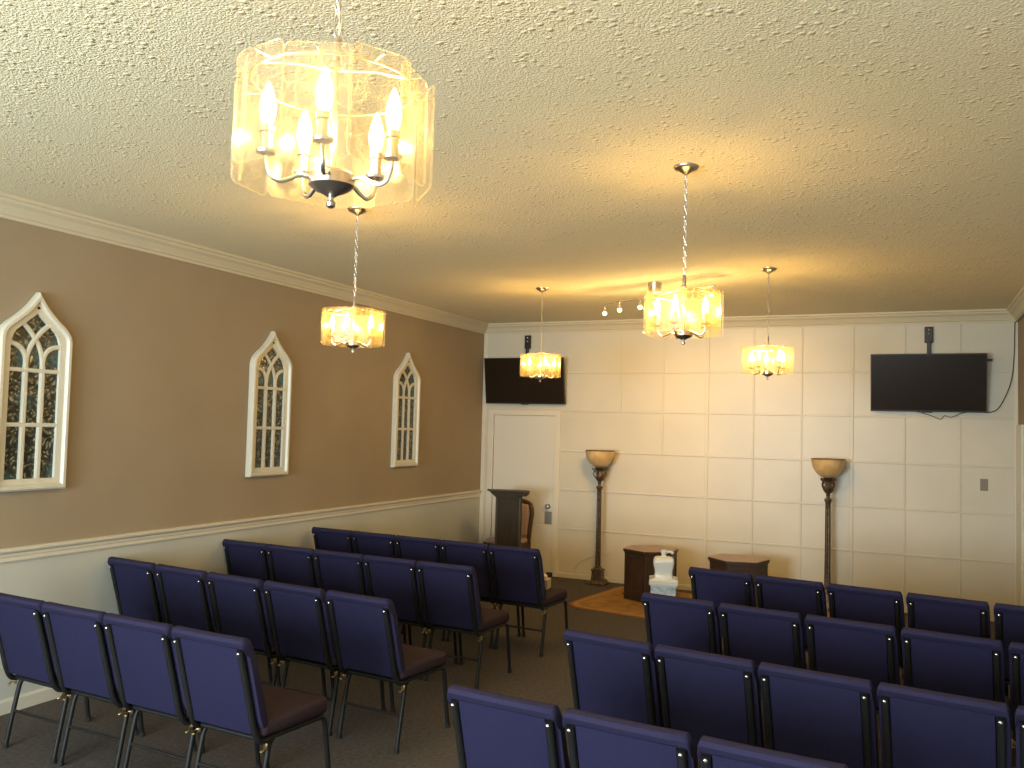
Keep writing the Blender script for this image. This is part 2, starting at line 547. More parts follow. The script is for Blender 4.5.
# ------------------------------------------------------------------ door in the back wall
bm = bmesh.new()
box(bm, 0.095, DX0 + 0.004, -0.018, 0.005, 0, DZ + 0.06, 0.004)
box(bm, DX1 - 0.004, 1.115, -0.018, 0.005, 0, DZ + 0.06, 0.004)
box(bm, DX0, DX1, -0.018, 0.005, DZ - 0.004, DZ + 0.06, 0.004)
dr = struct('door_1', bm, M['trim'])
bm = bmesh.new()
box(bm, DX0 + 0.008, DX1 - 0.010, 0.002, 0.045, 0.650, DZ - 0.008, 0.003)
box(bm, DX0 + 0.008, DX1 - 0.010, 0.002, 0.045, 0.012, 0.638, 0.003)
box(bm, DX0 + 0.012, DX1 - 0.012, 0.008, 0.045, 0.60, 0.70)
dl = struct('door_leaf', bm, M['door'], dr)
bm = bmesh.new(); box(bm, 0.925, 1.022, -0.003, 0.004, 0.652, 0.812, 0.002)
struct('lock_plate', bm, M['plate'], dl)
bm = bmesh.new()
lathe(bm, [(0.030, 0), (0.030, 0.008), (0.012, 0.012), (0.012, 0.035), (0.026, 0.042), (0.032, 0.055), (0.026, 0.068), (0.008, 0.074)], 20)
xform(bm, bm.verts, Matrix.Translation((0.975, 0.003, 0.875)) @ Matrix.Rotation(R(90), 4, 'X'))
struct('door_knob', bm, M['plate'], dl, smooth=True)
for z in (0.25, 1.02, 1.80):
    bm = bmesh.new(); tube(bm, [(DX0 + 0.004, -0.004, z - 0.045), (DX0 + 0.004, -0.004, z + 0.045)], 0.007, 8)
    struct('hinge', bm, M['plate'], dr, smooth=True)


# ------------------------------------------------------------------ gothic tracery wall panels
def outline(t=0.0):
    """right half of the ogee outline from bottom to apex, inset by t (x, v)"""
    pts = [(0.258, 0.0), (0.258, 0.97), (0.252, 1.005), (0.233, 1.038), (0.200, 1.070), (0.155, 1.106), (0.108, 1.146), (0.066, 1.190), (0.030, 1.236), (0.0, 1.278)]
    if t <= 0:
        return pts
    full = pts + [(-x, v) for x, v in reversed(pts[:-1])]
    n = len(full)
    res = []
    for i, (x, v) in enumerate(full):
        p, q, r_ = Vector(full[i - 1]), Vector((x, v)), Vector(full[(i + 1) % n])
        d1, d2 = (q - p).normalized(), (r_ - q).normalized()
        n1, n2 = Vector((-d1.y, d1.x)), Vector((-d2.y, d2.x))
        bis = (n1 + n2)
        bis = bis / max(0.35, bis.dot(n1))
        res.append((x + bis.x * t, v + bis.y * t))
    return res[:len(pts)]


def full(p):
    return p + [(-x, v) for x, v in reversed(p[:-1])]


def ring_mesh(bm, outer, inner, levels):
    """levels: depths x for (outer back, outer front, inner front, inner back)"""
    n = len(outer)
    d0, d1, d2, d3 = levels
    A = [[bm.verts.new((d, x, v)) for x, v in poly] for poly, d in ((outer, d0), (outer, d1), (inner, d2), (inner, d3))]
    for r_ in range(3):
        for k in range(n):
            bm.faces.new((A[r_][k], A[r_][(k + 1) % n], A[r_ + 1][(k + 1) % n], A[r_ + 1][k]))
    for k in range(n):
        bm.faces.new((A[3][k], A[3][(k + 1) % n], A[0][(k + 1) % n], A[0][k]))


def inner_open():
    # opening of the flat frame, a plain pointed arch
    return [(0.176, 0.075), (0.176, 0.915), (0.172, 0.955), (0.160, 0.993), (0.142, 1.022), (0.115, 1.044), (0.086, 1.068), (0.055, 1.094), (0.026, 1.118), (0.0, 1.140)]


def strip(bm, pts, w, x0, x1):
    """flat bar following 2-D points (u, v)"""
    P = [Vector(p) for p in pts]
    L, Rt = [], []
    for i, p in enumerate(P):
        t = (P[min(i + 1, len(P) - 1)] - P[max(i - 1, 0)]).normalized()
        nn = Vector((-t.y, t.x)) * (w / 2)
        L.append(p + nn); Rt.append(p - nn)
    rows = []
    for a, b_ in zip(L, Rt):
        rows.append([bm.verts.new((x0, a.x, a.y)), bm.verts.new((x1 - 0.004, a.x, a.y)), bm.verts.new((x1, a.x * 0.75 + b_.x * 0.25, a.y * 0.75 + b_.y * 0.25)),
                     bm.verts.new((x1, a.x * 0.25 + b_.x * 0.75, a.y * 0.25 + b_.y * 0.75)), bm.verts.new((x1 - 0.004, b_.x, b_.y)), bm.verts.new((x0, b_.x, b_.y))])
    for r1, r2 in zip(rows, rows[1:]):
        for k in range(6):
            bm.faces.new((r1[k], r1[(k + 1) % 6], r2[(k + 1) % 6], r2[k]))
    bm.faces.new(list(reversed(rows[0]))); bm.faces.new(rows[-1])


def gothic(loc, label):
    t = thing('gothic_wall_panel', label, 'wall decoration', loc, 0, 'gothic arch panels along the left wall')
    bm = bmesh.new()
    o0, o1, o2, o3 = full(outline(0)), full(outline(0.012)), full(outline(0.030)), full(outline(0.042))
    n = len(o0)
    lv = [(o0, 0.0), (o0, 0.040), (o1, 0.052), (o2, 0.052), (o3, 0.034), (o3, 0.0)]
    rings = [[bm.verts.new((d, x, v)) for x, v in poly] for poly, d in lv]
    for a, b_ in zip(rings, rings[1:] + rings[:1]):
        for k in range(n):
            bm.faces.new((a[k], a[(k + 1) % n], b_[(k + 1) % n], b_[k]))
    obj('outer_moulding', bm, M['frame_white'], t, smooth=True)
    bm = bmesh.new()
    ring_mesh(bm, full(outline(0.040)), full(inner_open()), (0.004, 0.034, 0.030, 0.004))
    # the inner frame carries the small peg hole near its tip
    fr = obj('inner_frame', bm, M['frame_white'], t)
    bm = bmesh.new(); lathe(bm, [(0.009, 0.0), (0.009, 0.004), (0.004, 0.006)], 12)
    xform(bm, bm.verts, Matrix.Translation((0.033, 0, 1.175)) @ Matrix.Rotation(R(90), 4, 'Y'))
    obj('hanging_peg', bm, M['black_metal'], fr)
    bm = bmesh.new()
    x0, x1 = 0.008, 0.028
    for s in (-1, 1):
        strip(bm, [(s * 0.060, 0.070), (s * 0.060, 0.80)], 0.034, x0, x1)
        arc1 = catmull([(s * 0.060, 0.78, 0), (s * 0.062, 0.845, 0), (s * 0.085, 0.895, 0), (s * 0.125, 0.925, 0), (s * 0.180, 0.938, 0)], 5)
        strip(bm, [(p.x, p.y) for p in arc1], 0.030, x0, x1 - 0.001 * (s + 2))
        arc2 = catmull([(s * 0.060, 0.78, 0), (s * 0.056, 0.850, 0), (s * 0.036, 0.915, 0), (0.0, 0.975, 0), (-s * 0.045, 1.030, 0), (-s * 0.098, 1.075, 0)], 5)
        strip(bm, [(p.x, p.y) for p in arc2], 0.030, x0, x1 - 0.0015 * (s + 2))
    for v in (0.420, 0.770):
        strip(bm, [(-0.180, v), (0.180, v)], 0.026, x0, x1 + 0.001)
    obj('tracery', bm, M['frame_white'], t)
    bm = bmesh.new()
    poly = full(outline(0.045))
    a = [bm.verts.new((0.002, x, v)) for x, v in poly]
    b_ = [bm.verts.new((0.010, x, v)) for x, v in poly]
    bm.faces.new(list(reversed(a))); bm.faces.new(b_)
    for k in range(len(poly)):
        bm.faces.new((a[k], a[(k + 1) % len(poly)], b_[(k + 1) % len(poly)], b_[k]))
    obj('glass_backing', bm, M['mosaic'], t)
    return t


g1 = gothic((0.001, -6.545, 1.392), 'large-looking white gothic arch panel on tan wall, nearest the camera, with teal and dark glass')
g2 = dup(g1, (0.001, -4.255, 1.392), 0, 'white gothic arch panel on tan wall, the middle one of three')
g3 = dup(g1, (0.001, -1.965, 1.402), 0, 'white gothic arch panel on tan wall, farthest one, nearest the room corner')
g1['label'] = 'white gothic arch panel cut by the left photo edge, nearest one on the tan wall'


# ------------------------------------------------------------------ chairs
def make_chair():
    t = thing('church_chair', '', 'chair', (0, 0, 0), 0, 'blue church chairs in rows')
    BX = 0.232
    lean = lambda z: -0.205 - 0.125 * max(0, (z - 0.45)) / 0.44    # rear plane y of the back at height z
    # backrest cushion: rounded slab with a fat roll on top
    bm = bmesh.new()
    prof = []    # (y offset from rear plane, z) closed loop
    for z, yo in ((0.455, 0.006), (0.50, -0.002), (0.65, 0.0), (0.80, 0.0), (0.835, -0.006), (0.850, -0.022), (0.868, -0.030), (0.884, -0.022), (0.892, 0.0), (0.888, 0.022), (0.870, 0.038), (0.80, 0.046), (0.65, 0.052), (0.55, 0.056), (0.48, 0.052), (0.455, 0.035)):
        prof.append((lean(z) + yo + 0.018, z))
    # section across the width; the ends are pulled in to round the corners
    secs = []
    cy = sum(p[0] for p in prof) / len(prof)
    for u, inset in ((-1, 0.014), (-0.985, 0.005), (-0.95, 0.0), (-0.5, 0), (0, 0), (0.5, 0), (0.95, 0.0), (0.985, 0.005), (1, 0.014)):
        ring = []
        for y, z in prof:
            c_y = lean(z) + 0.032
            yy = y + (c_y - y) * min(1, inset * 22) * 0.8
            zz = z
            if z > 0.83: zz = z - inset * 1.2 - (0.010 if abs(u) > 0.97 else 0)
            ring.append(bm.verts.new((u * BX, yy + 0.006 * (1 - u * u) * -1, zz)))
        secs.append(ring)
    n = len(prof)
    for a, b_ in zip(secs, secs[1:]):
        for k in range(n):
            bm.faces.new((a[k], a[(k + 1) % n], b_[(k + 1) % n], b_[k]))
    bm.faces.new(list(reversed(secs[0]))); bm.faces.new(secs[-1])
    obj('backrest', bm, M['roll_fabric'], t, smooth=True)
    # rear fabric panel between the tubes
    bm = bmesh.new()
    vs = box(bm, -0.186, 0.186, -0.012, 0.016, 0.425, 0.842, 0.006, 2)
    for v in bm.verts:
        v.co.y += lean(v.co.z) + 0.008 - 0.008 * (1 - (v.co.x / 0.186) ** 2)
    obj('back_panel', bm, M['fabric'], t, smooth=True)
    # side tubes: down the back, curving forward under the seat
    for s in (-1, 1):
        x = s * 0.203
        path = catmull([(x, lean(0.835) - 0.004, 0.835), (x, lean(0.70) - 0.004, 0.70), (x, lean(0.55) - 0.004, 0.55), (x, lean(0.46) - 0.002, 0.45), (x * 1.02, -0.175, 0.392), (x * 1.03, -0.115, 0.378)], 5)
        bm = bmesh.new(); tube(bm, path, 0.0155, 10)
        fr = obj('back_tube', bm, M['black_metal'], t, smooth=True)
        bm = bmesh.new(); lathe(bm, [(0.0085, 0), (0.0085, 0.003), (0.006, 0.006), (0.002, 0.007)], 12)
        xform(bm, bm.verts, Matrix.Translation((x, lean(0.822) - 0.018, 0.822)) @ Matrix.Rotation(R(90), 4, 'X'))
        obj('screw', bm, M['chrome'], fr, smooth=True)
    # seat cushion
    bm = bmesh.new()
    box(bm, -BX, BX, -0.175, 0.290, 0.405, 0.478, 0.026, 4)
    for v in bm.verts:
        if v.co.z > 0.44:
            v.co.z += 0.012 * (1 - (v.co.x / BX) ** 2) * (1 if v.co.y > -0.17 else 0.5)
        if v.co.y > 0.2 and v.co.z < 0.43: v.co.z -= 0.008
    obj('seat', bm, M['plum_fabric'], t, smooth=True)
    bm = bmesh.new()
    loop = [(-0.205, -0.15, 0.388), (0.205, -0.15, 0.388), (0.212, 0.262, 0.384), (-0.212, 0.262, 0.384)]
    tube(bm, [loop[0], loop[1]], 0.012, 8); tube(bm, [loop[1], loop[2]], 0.012, 8)
    tube(bm, [loop[2], loop[3]], 0.012, 8); tube(bm, [loop[3], loop[0]], 0.012, 8)
    box(bm, -0.19, 0.19, -0.13, 0.25, 0.392, 0.408)
    obj('seat_frame', bm, M['black_metal'], t, smooth=True)
    for s in (-1, 1):
        for front in (True, False):
            if front:
                path = catmull([(s * 0.212, 0.235, 0.386), (s * 0.216, 0.268, 0.372), (s * 0.214, 0.288, 0.300), (s * 0.214, 0.335, 0.012)], 5)
            else:
                path = catmull([(s * 0.205, -0.085, 0.386), (s * 0.208, -0.112, 0.360), (s * 0.212, -0.130, 0.300), (s * 0.214, -0.185, 0.012)], 5)
            bm = bmesh.new(); tube(bm, path, 0.0130, 10)
            lg = obj('leg', bm, M['black_metal'], t, smooth=True)
            p = path[-1]
            bm = bmesh.new(); lathe(bm, [(0.0165, 0), (0.0165, 0.010), (0.0145, 0.030)], 12, (p.x, p.y))
            obj('rubber_foot', bm, M['rubber'], lg, smooth=True)
    bm = bmesh.new(); tube(bm, [(-0.216, -0.152, 0.20), (0.216, -0.152, 0.20)], 0.008, 8)
    obj('stretcher', bm, M['black_metal'], t, smooth=True)
    for s in (-1, 1):
        bm = bmesh.new()
        pts = [(s * 0.214, -0.150, 0.362), (s * 0.227, -0.156, 0.360), (s * 0.229, -0.170, 0.352), (s * 0.224, -0.182, 0.346), (s * 0.214, -0.176, 0.346)]
        tube(bm, catmull(pts, 4), 0.0045, 8)
        box(bm, s * 0.218 - 0.012, s * 0.218 + 0.012, -0.150, -0.142, 0.345, 0.375, 0.002)
        obj('ganging_bracket', bm, M['brass'], t, smooth=True)
    return t


proto = make_chair()
used = [False]
ORD = ['first', 'second', 'third', 'fourth', 'fifth']


def place_row(top, ang, sp, n, step, block, rowname, tweak=None):
    """top = middle of the top edge of the aisle-side chair's back; step = +1 / -1 along the row"""
    a = R(ang)
    d = Vector((math.cos(a), math.sin(a), 0))
    for i in range(n):
        p = Vector((top[0], top[1], 0)) + d * (sp * i * step)
        aa = a + random.uniform(-0.004, 0.004)
        if tweak and i in tweak: aa += R(tweak[i])
        o = p - Matrix.Rotation(aa, 3, 'Z') @ Vector((0, -0.335, 0))
        o.z = 0
        where = ORD[i] + ' from the aisle' if i else 'at the aisle end'
        lab = 'blue church chair %s in the %s row, %s of the aisle' % (where, rowname, block)
        if i == 0:
            lab = 'blue church chair at the aisle end of the %s row, %s of the aisle' % (rowname, block)
        if not used[0]:
            used[0] = True
            c = proto
            c.location = o; c.rotation_euler = (0, 0, aa); c['label'] = lab
        else:
            c = dup(proto, o, aa, lab)
        c['group'] = 'blue church chairs %s of the aisle, %s row' % (block, rowname)


place_row((3.79, -7.42), -5.5, 0.490, 3, 1, 'right', 'nearest')
place_row((3.84, -6.34), -8.4, 0.482, 5, 1, 'right', 'second nearest')
place_row((3.90, -5.18), -8.2, 0.488, 5, 1, 'right', 'third nearest')
place_row((3.92, -4.02), -9.6, 0.490, 5, 1, 'right', 'farthest')
place_row((2.20, -7.23), -3.5, 0.490, 4, -1, 'left', 'nearest')
place_row((2.27, -6.13), -5.6, 0.507, 5, -1, 'left', 'second nearest')
place_row((2.14, -4.86), -2.6, 0.477, 5, -1, 'left', 'third nearest')
place_row((2.19, -3.78), -3.5, 0.477, 5, -1, 'left', 'farthest')


# ------------------------------------------------------------------ chandeliers
def make_chandelier():
    t = thing('glass_chandelier', '', 'chandelier', (0, 0, 0), 0, 'glass panel chandeliers')
    # origin at the ceiling, z measured down from there
    Z = lambda z: z - H
    bm = bmesh.new()
    lathe(bm, [(0.004, Z(3.185)), (0.014, Z(3.190)), (0.030, Z(3.200)), (0.055, Z(3.212)), (0.064, Z(3.224)), (0.064, Z(3.230))], 28)
    obj('canopy', bm, M['nickel'], t, smooth=True)
    # chain
    bm = bmesh.new()
    z = 3.185
    k = 0
    while z > 2.665:
        pts = []
        for j in range(12):
            a = 2 * PI * j / 12
            u, v = 0.0075 * math.cos(a), 0.0165 * math.sin(a)
            pts.append((u, 0, Z(z - 0.0165 + v)) if k % 2 else (0, u, Z(z - 0.0165 + v)))
        tube(bm, pts, 0.0018, 6, closed=True)
        z -= 0.0270
        k += 1
    obj('chain', bm, M['nickel'], t, smooth=True)
    bm = bmesh.new()
    pts = [(0.006 * math.cos(i * 1.1), 0.006 * math.sin(i * 1.1), Z(3.19 - i * 0.0275)) for i in range(20)]
    tube(bm, catmull(pts, 3), 0.0022, 6)
    obj('lamp_wire', bm, M['cord_white'], t, smooth=True)
    # stem, hub, finial
    bm = bmesh.new()
    lathe(bm, [(0.004, Z(2.675)), (0.009, Z(2.665)), (0.009, Z(2.620)), (0.016, Z(2.612)), (0.016, Z(2.604)), (0.007, Z(2.598)), (0.007, Z(2.395)), (0.014, Z(2.388))][::-1], 16)
    obj('stem', bm, M['nickel'], t, smooth=True)
    bm = bmesh.new()
    lathe(bm, [(0.004, Z(2.316)), (0.009, Z(2.320)), (0.010, Z(2.327)), (0.005, Z(2.333)), (0.006, Z(2.338)), (0.016, Z(2.344)), (0.034, Z(2.352)), (0.046, Z(2.362)), (0.047, Z(2.384)), (0.040, Z(2.390)), (0.012, Z(2.392))], 28)
    obj('hub', bm, M['nickel'], t, smooth=True)
    # ring carrying the glass, with three spokes from the stem
    bm = bmesh.new()
    tube(bm, [(0.166 * math.cos(2 * PI * j / 48), 0.166 * math.sin(2 * PI * j / 48), Z(2.568)) for j in range(48)], 0.0032, 6, closed=True)
    for j in range(3):
        a = 2 * PI * j / 3 + 0.3
        tube(bm, [(0.006 * math.cos(a), 0.006 * math.sin(a), Z(2.600)), (0.09 * math.cos(a), 0.09 * math.sin(a), Z(2.590)), (0.166 * math.cos(a), 0.166 * math.sin(a), Z(2.568))], 0.0028, 6)
    obj('glass_ring', bm, M['nickel'], t, smooth=True)
    for j in range(5):
        a = 2 * PI * j / 5 + 0.35
        ca, sa = math.cos(a), math.sin(a)
        P = lambda r, z: (r * ca, r * sa, Z(z))
        bm = bmesh.new()
        tube(bm, catmull([P(0.040, 2.374), P(0.065, 2.376), P(0.085, 2.366), P(0.105, 2.360), P(0.122, 2.370), P(0.130, 2.392), P(0.131, 2.412)], 5), 0.0048, 8)
        arm = obj('arm', bm, M['nickel'], t, smooth=True)
        bm = bmesh.new()
        c = (0.131 * ca, 0.131 * sa)
        lathe(bm, [(0.006, Z(2.406)), (0.019, Z(2.411)), (0.021, Z(2.417)), (0.012, Z(2.420)), (0.0115, Z(2.452)), (0.015, Z(2.454)), (0.015, Z(2.466)), (0.010, Z(2.468))], 16, c)
        obj('candle_sleeve', bm, M['nickel'], arm, smooth=True)
        bm = bmesh.new()
        lathe(bm, [(0.008, Z(2.462)), (0.012, Z(2.474)), (0.0165, Z(2.492)), (0.0170, Z(2.506)), (0.0135, Z(2.526)), (0.0075, Z(2.545)), (0.0020, Z(2.556))], 16, c)
        obj('bulb', bm, M['bulb'], arm, smooth=True)
        l = bpy.data.lights.new('bulb_light', 'POINT')
        l.energy, l.color, l.shadow_soft_size = BULB_W, BULB_COL, 0.012
        lo = bpy.data.objects.new('bulb_light', l)
        lo.location = (c[0], c[1], Z(2.505))
        COL.objects.link(lo); lo.parent = t
    NP = 10
    for j in range(NP):
        a = 2 * PI * (j + 0.5) / NP
        r = 0.192 if j % 2 else 0.177
        bm = bmesh.new()
        hw, z0, z1, c = 0.064, Z(2.366), Z(2.582), 0.010
        pts = [(-hw + c, z0), (hw - c, z0), (hw, z0 + c), (hw, z1 - c), (hw - c, z1), (-hw + c, z1), (-hw, z1 - c), (-hw, z0 + c)]
        fa = [bm.verts.new((r - 0.0025, x, z)) for x, z in pts]
        fb = [bm.verts.new((r + 0.0025, x, z)) for x, z in pts]
        bm.faces.new(list(reversed(fa))); bm.faces.new(fb)
        for k in range(8):
            bm.faces.new((fa[k], fa[(k + 1) % 8], fb[(k + 1) % 8], fb[k])).material_index = 1
        xform(bm, bm.verts, Matrix.Rotation(a, 4, 'Z'))
        gp = obj('glass_panel', bm, None, t, mats=[M['glass'], M['glass_edge']])
        bm = bmesh.new()
        tube(bm, [(0.164, 0, Z(2.568)), (r - 0.002, 0, Z(2.569)), (r + 0.014, 0, Z(2.570))], 0.0022, 6)
        xform(bm, bm.verts, Matrix.Rotation(a, 4, 'Z'))
        obj('hanging_pin', bm, M['nickel'], gp)
    return t


ch = make_chandelier()
CH = [((4.085, -8.925), -0.17, 'glass panel chandelier hanging nearest the camera, chain cut by the photo top'),
      ((1.985, -5.835), 0.9, 'glass panel chandelier hanging before the tan left wall, right of the middle gothic panel'),
      ((4.118, -6.02), 0.5, 'glass panel chandelier in the right line, hanging in front of the track light'),
      ((1.915, -2.62), 1.3, 'glass panel chandelier hanging in front of the left television'),
      ((4.105, -3.055), 0.2, 'farthest glass panel chandelier of the right line, before the white panelled wall')]
AMBER = {}
for i, ((x, y), rz, lab) in enumerate(CH):
    if i == 0:
        ch.location = (x, y, H); ch.rotation_euler = (0, 0, rz); ch['label'] = lab
    else:
        c = dup(ch, (x, y, H), rz, lab)
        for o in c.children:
            if o.name.startswith('glass_panel'):      # the farther fittings get a yellower, denser pane material
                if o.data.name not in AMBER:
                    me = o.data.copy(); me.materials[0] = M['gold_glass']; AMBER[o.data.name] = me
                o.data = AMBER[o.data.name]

# ------------------------------------------------------------------ track light
tk = thing('track_light', 'brushed metal wavy track light with small lit heads under the ceiling', 'ceiling light', (3.033, -2.62, H), R(-22))
bm = bmesh.new()
lathe(bm, [(0.045, -0.085), (0.060, -0.082), (0.062, -0.030), (0.066, -0.004), (0.066, 0)], 24)
obj('canopy', bm, M['nickel'], tk, smooth=True)
bm = bmesh.new()
bar = catmull([(-0.63, 0.02, -0.155), (-0.45, -0.03, -0.145), (-0.22, 0.03, -0.128), (0, 0, -0.105), (0.25, -0.03, -0.100), (0.45, 0.03, -0.092), (0.66, -0.02, -0.092)], 8)
tube(bm, bar, 0.006, 8)
obj('track_bar', bm, M['nickel'], tk, smooth=True)
for k, s in enumerate((-0.600, -0.400, -0.195, 0.0, 0.32, 0.60)):
    p = min(bar, key=lambda q_: abs(q_.x - s))
    bm = bmesh.new()
    tube(bm, [(p.x, p.y, p.z), (p.x, p.y, p.z - 0.040)], 0.004, 8)
    lathe(bm, [(0.010, p.z - 0.036), (0.017, p.z - 0.046), (0.022, p.z - 0.066), (0.023, p.z - 0.070)][::-1], 16, (p.x, p.y))
    hd = obj('lamp_head', bm, M['nickel'], tk, smooth=True)
    bm = bmesh.new()
    lathe(bm, [(0.004, p.z - 0.100), (0.014, p.z - 0.096), (0.022, p.z - 0.084), (0.020, p.z - 0.072)], 16, (p.x, p.y))
    obj('bulb', bm, M['bulb'], hd, smooth=True)
    l = bpy.data.lights.new('bulb_light', 'POINT')
    l.energy, l.color, l.shadow_soft_size = SPOT_W, (1.0, 0.66, 0.24), 0.012
    lo = bpy.data.objects.new('bulb_light', l)
    lo.location = (p.x, p.y, p.z - 0.088)
    COL.objects.link(lo); lo.parent = tk

# three of the heads throw their beam on the panelled wall
for p_, tgt in ((-0.385, (1.7, 0, 1.85)), (0.0, (2.7, 0, 1.85)), (0.60, (3.9, 0, 1.85))):
    p = min(bar, key=lambda q_: abs(q_.x - p_))
    l = bpy.data.lights.new('head_beam', 'SPOT')
    l.energy, l.color, l.shadow_soft_size = 70, (1.0, 0.56, 0.17), 0.02
    l.spot_size, l.spot_blend = R(78), 0.85
    lo = bpy.data.objects.new('head_beam', l)
    wp = Matrix.Translation((3.033, -2.62, H)) @ Matrix.Rotation(R(-22), 4, 'Z') @ Vector((p.x, p.y, p.z - 0.105))
    lo.location = wp
    lo.rotation_euler = (Vector(tgt) - wp).to_track_quat('-Z', 'Y').to_euler()
    COL.objects.link(lo)


# ------------------------------------------------------------------ televisions
def television(name_label, cx, zt, zb, tilt, wd, y_top, cables):
    t = thing('television', name_label, 'television', (cx, y_top, zt), 0, 'wall mounted televisions')
    t.rotation_euler = (R(tilt), 0, 0)
    hgt = (zt - zb) / math.cos(R(tilt))
    bm = bmesh.new(); box(bm, -wd / 2, wd / 2, 0, 0.035, -hgt, 0, 0.004); box(bm, -wd * 0.33, wd * 0.33, 0.03, 0.055, -hgt * 0.85, -hgt * 0.25, 0.01)
    obj('casing', bm, M['plastic'], t)
    bm = bmesh.new(); box(bm, -wd / 2 + 0.010, wd / 2 - 0.010, -0.002, 0.002, -hgt + 0.018, -0.010)
    obj('screen', bm, M['screen'], t)
    bm = bmesh.new(); box(bm, -0.05, 0.05, -0.004, 0.02, -hgt - 0.008, -hgt + 0.002, 0.002)
    obj('sensor_strip', bm, M['plastic'], t)
    return t


t1 = television('black television tilted down above the lectern and door', 0.640, 2.765, 2.175, 9, 1.115, -0.17, None)
t2 = television('black television tilted down on the right of the panelled wall', 5.330, 2.762, 2.150, 9, 1.115, -0.20, None)


def tv_mount(x, y_top, label):
    t = thing('television_mount', label, 'wall mount', (x, 0, 2.99), 0, 'television mounts')
    bm = bmesh.new(); box(bm, -0.042, 0.042, -0.035, 0.0, -0.095, 0.080, 0.006)
    pl = obj('wall_plate', bm, M['plastic'], t)
    for z in (0.045, 0.000):
        bm = bmesh.new(); lathe(bm, [(0.010, 0), (0.010, 0.005), (0.004, 0.008)], 10)
        xform(bm, bm.verts, Matrix.Translation((0, -0.035, z)) @ Matrix.Rotation(R(90), 4, 'X'))
        obj('bolt', bm, M['chrome'], pl)
    bm = bmesh.new()
    box(bm, -0.018, 0.018, -0.050, -0.012, -0.50, -0.07, 0.004)
    obj('drop_arm', bm, M['plastic'], t)
    bm = bmesh.new()
    box(bm, -0.30, 0.30, -0.086, -0.034, -0.42, -0.38, 0.003)
    box(bm, 0.52, 0.60, -0.062, -0.040, -0.300, -0.275, 0.003) if x > 3 else None
    box(bm, 0.28, 0.56, -0.060, -0.045, -0.295, -0.280) if x > 3 else None
    obj('cross_bar', bm, M['plastic'], t)


tv_mount(0.640, -0.17, 'black wall mount above the left television near the corner')
tv_mount(5.345, -0.20, 'black wall mount with two bolts above the right television')
# cables
bm = bmesh.new(); tube(bm, catmull([(5.05, -0.022, 2.20), (5.25, -0.022, 2.150), (5.40, -0.03, 2.10), (5.46, -0.02, 2.075), (5.50, -0.02, 2.115), (5.56, -0.02, 2.10), (5.66, -0.02, 2.145), (5.72, -0.02, 2.16), (5.78, -0.02, 2.19)], 6), 0.004, 6)
bm2 = bm
tag(obj('television_cable', bm, M['plastic'], None, smooth=True), 'thin black cable looping under the right television', 'cable')
bm = bmesh.new()
tube(bm, catmull([(5.74, -0.02, 2.28), (5.84, -0.02, 2.165), (5.97, -0.012, 2.175), (6.05, -0.012, 2.29), (6.12, -0.02, 2.50), (6.143, -0.03, 2.75), (6.148, -0.035, 3.00), (6.150, -0.05, 3.092), (6.155, -0.13, 3.093), (6.162, -0.6, 3.10), (6.162, -1.0, 3.10)], 8), 0.005, 8)
tag(obj('wall_cable', bm, M['plastic'], None, smooth=True), 'black cable curving down the right corner to the right television', 'cable')

# switch plate
t = thing('switch_plate', 'small grey switch plate on the right of the panelled wall', 'light switch', (5.870, -0.001, 1.40))
bm = bmesh.new(); box(bm, -0.036, 0.036, -0.006, 0, -0.062, 0.062, 0.002)
sp_ = obj('cover_plate', bm, M['switch'], t)
bm = bmesh.new(); box(bm, -0.006, 0.006, -0.014, -0.004, -0.012, 0.012, 0.002); obj('toggle', bm, M['switch'], sp_)


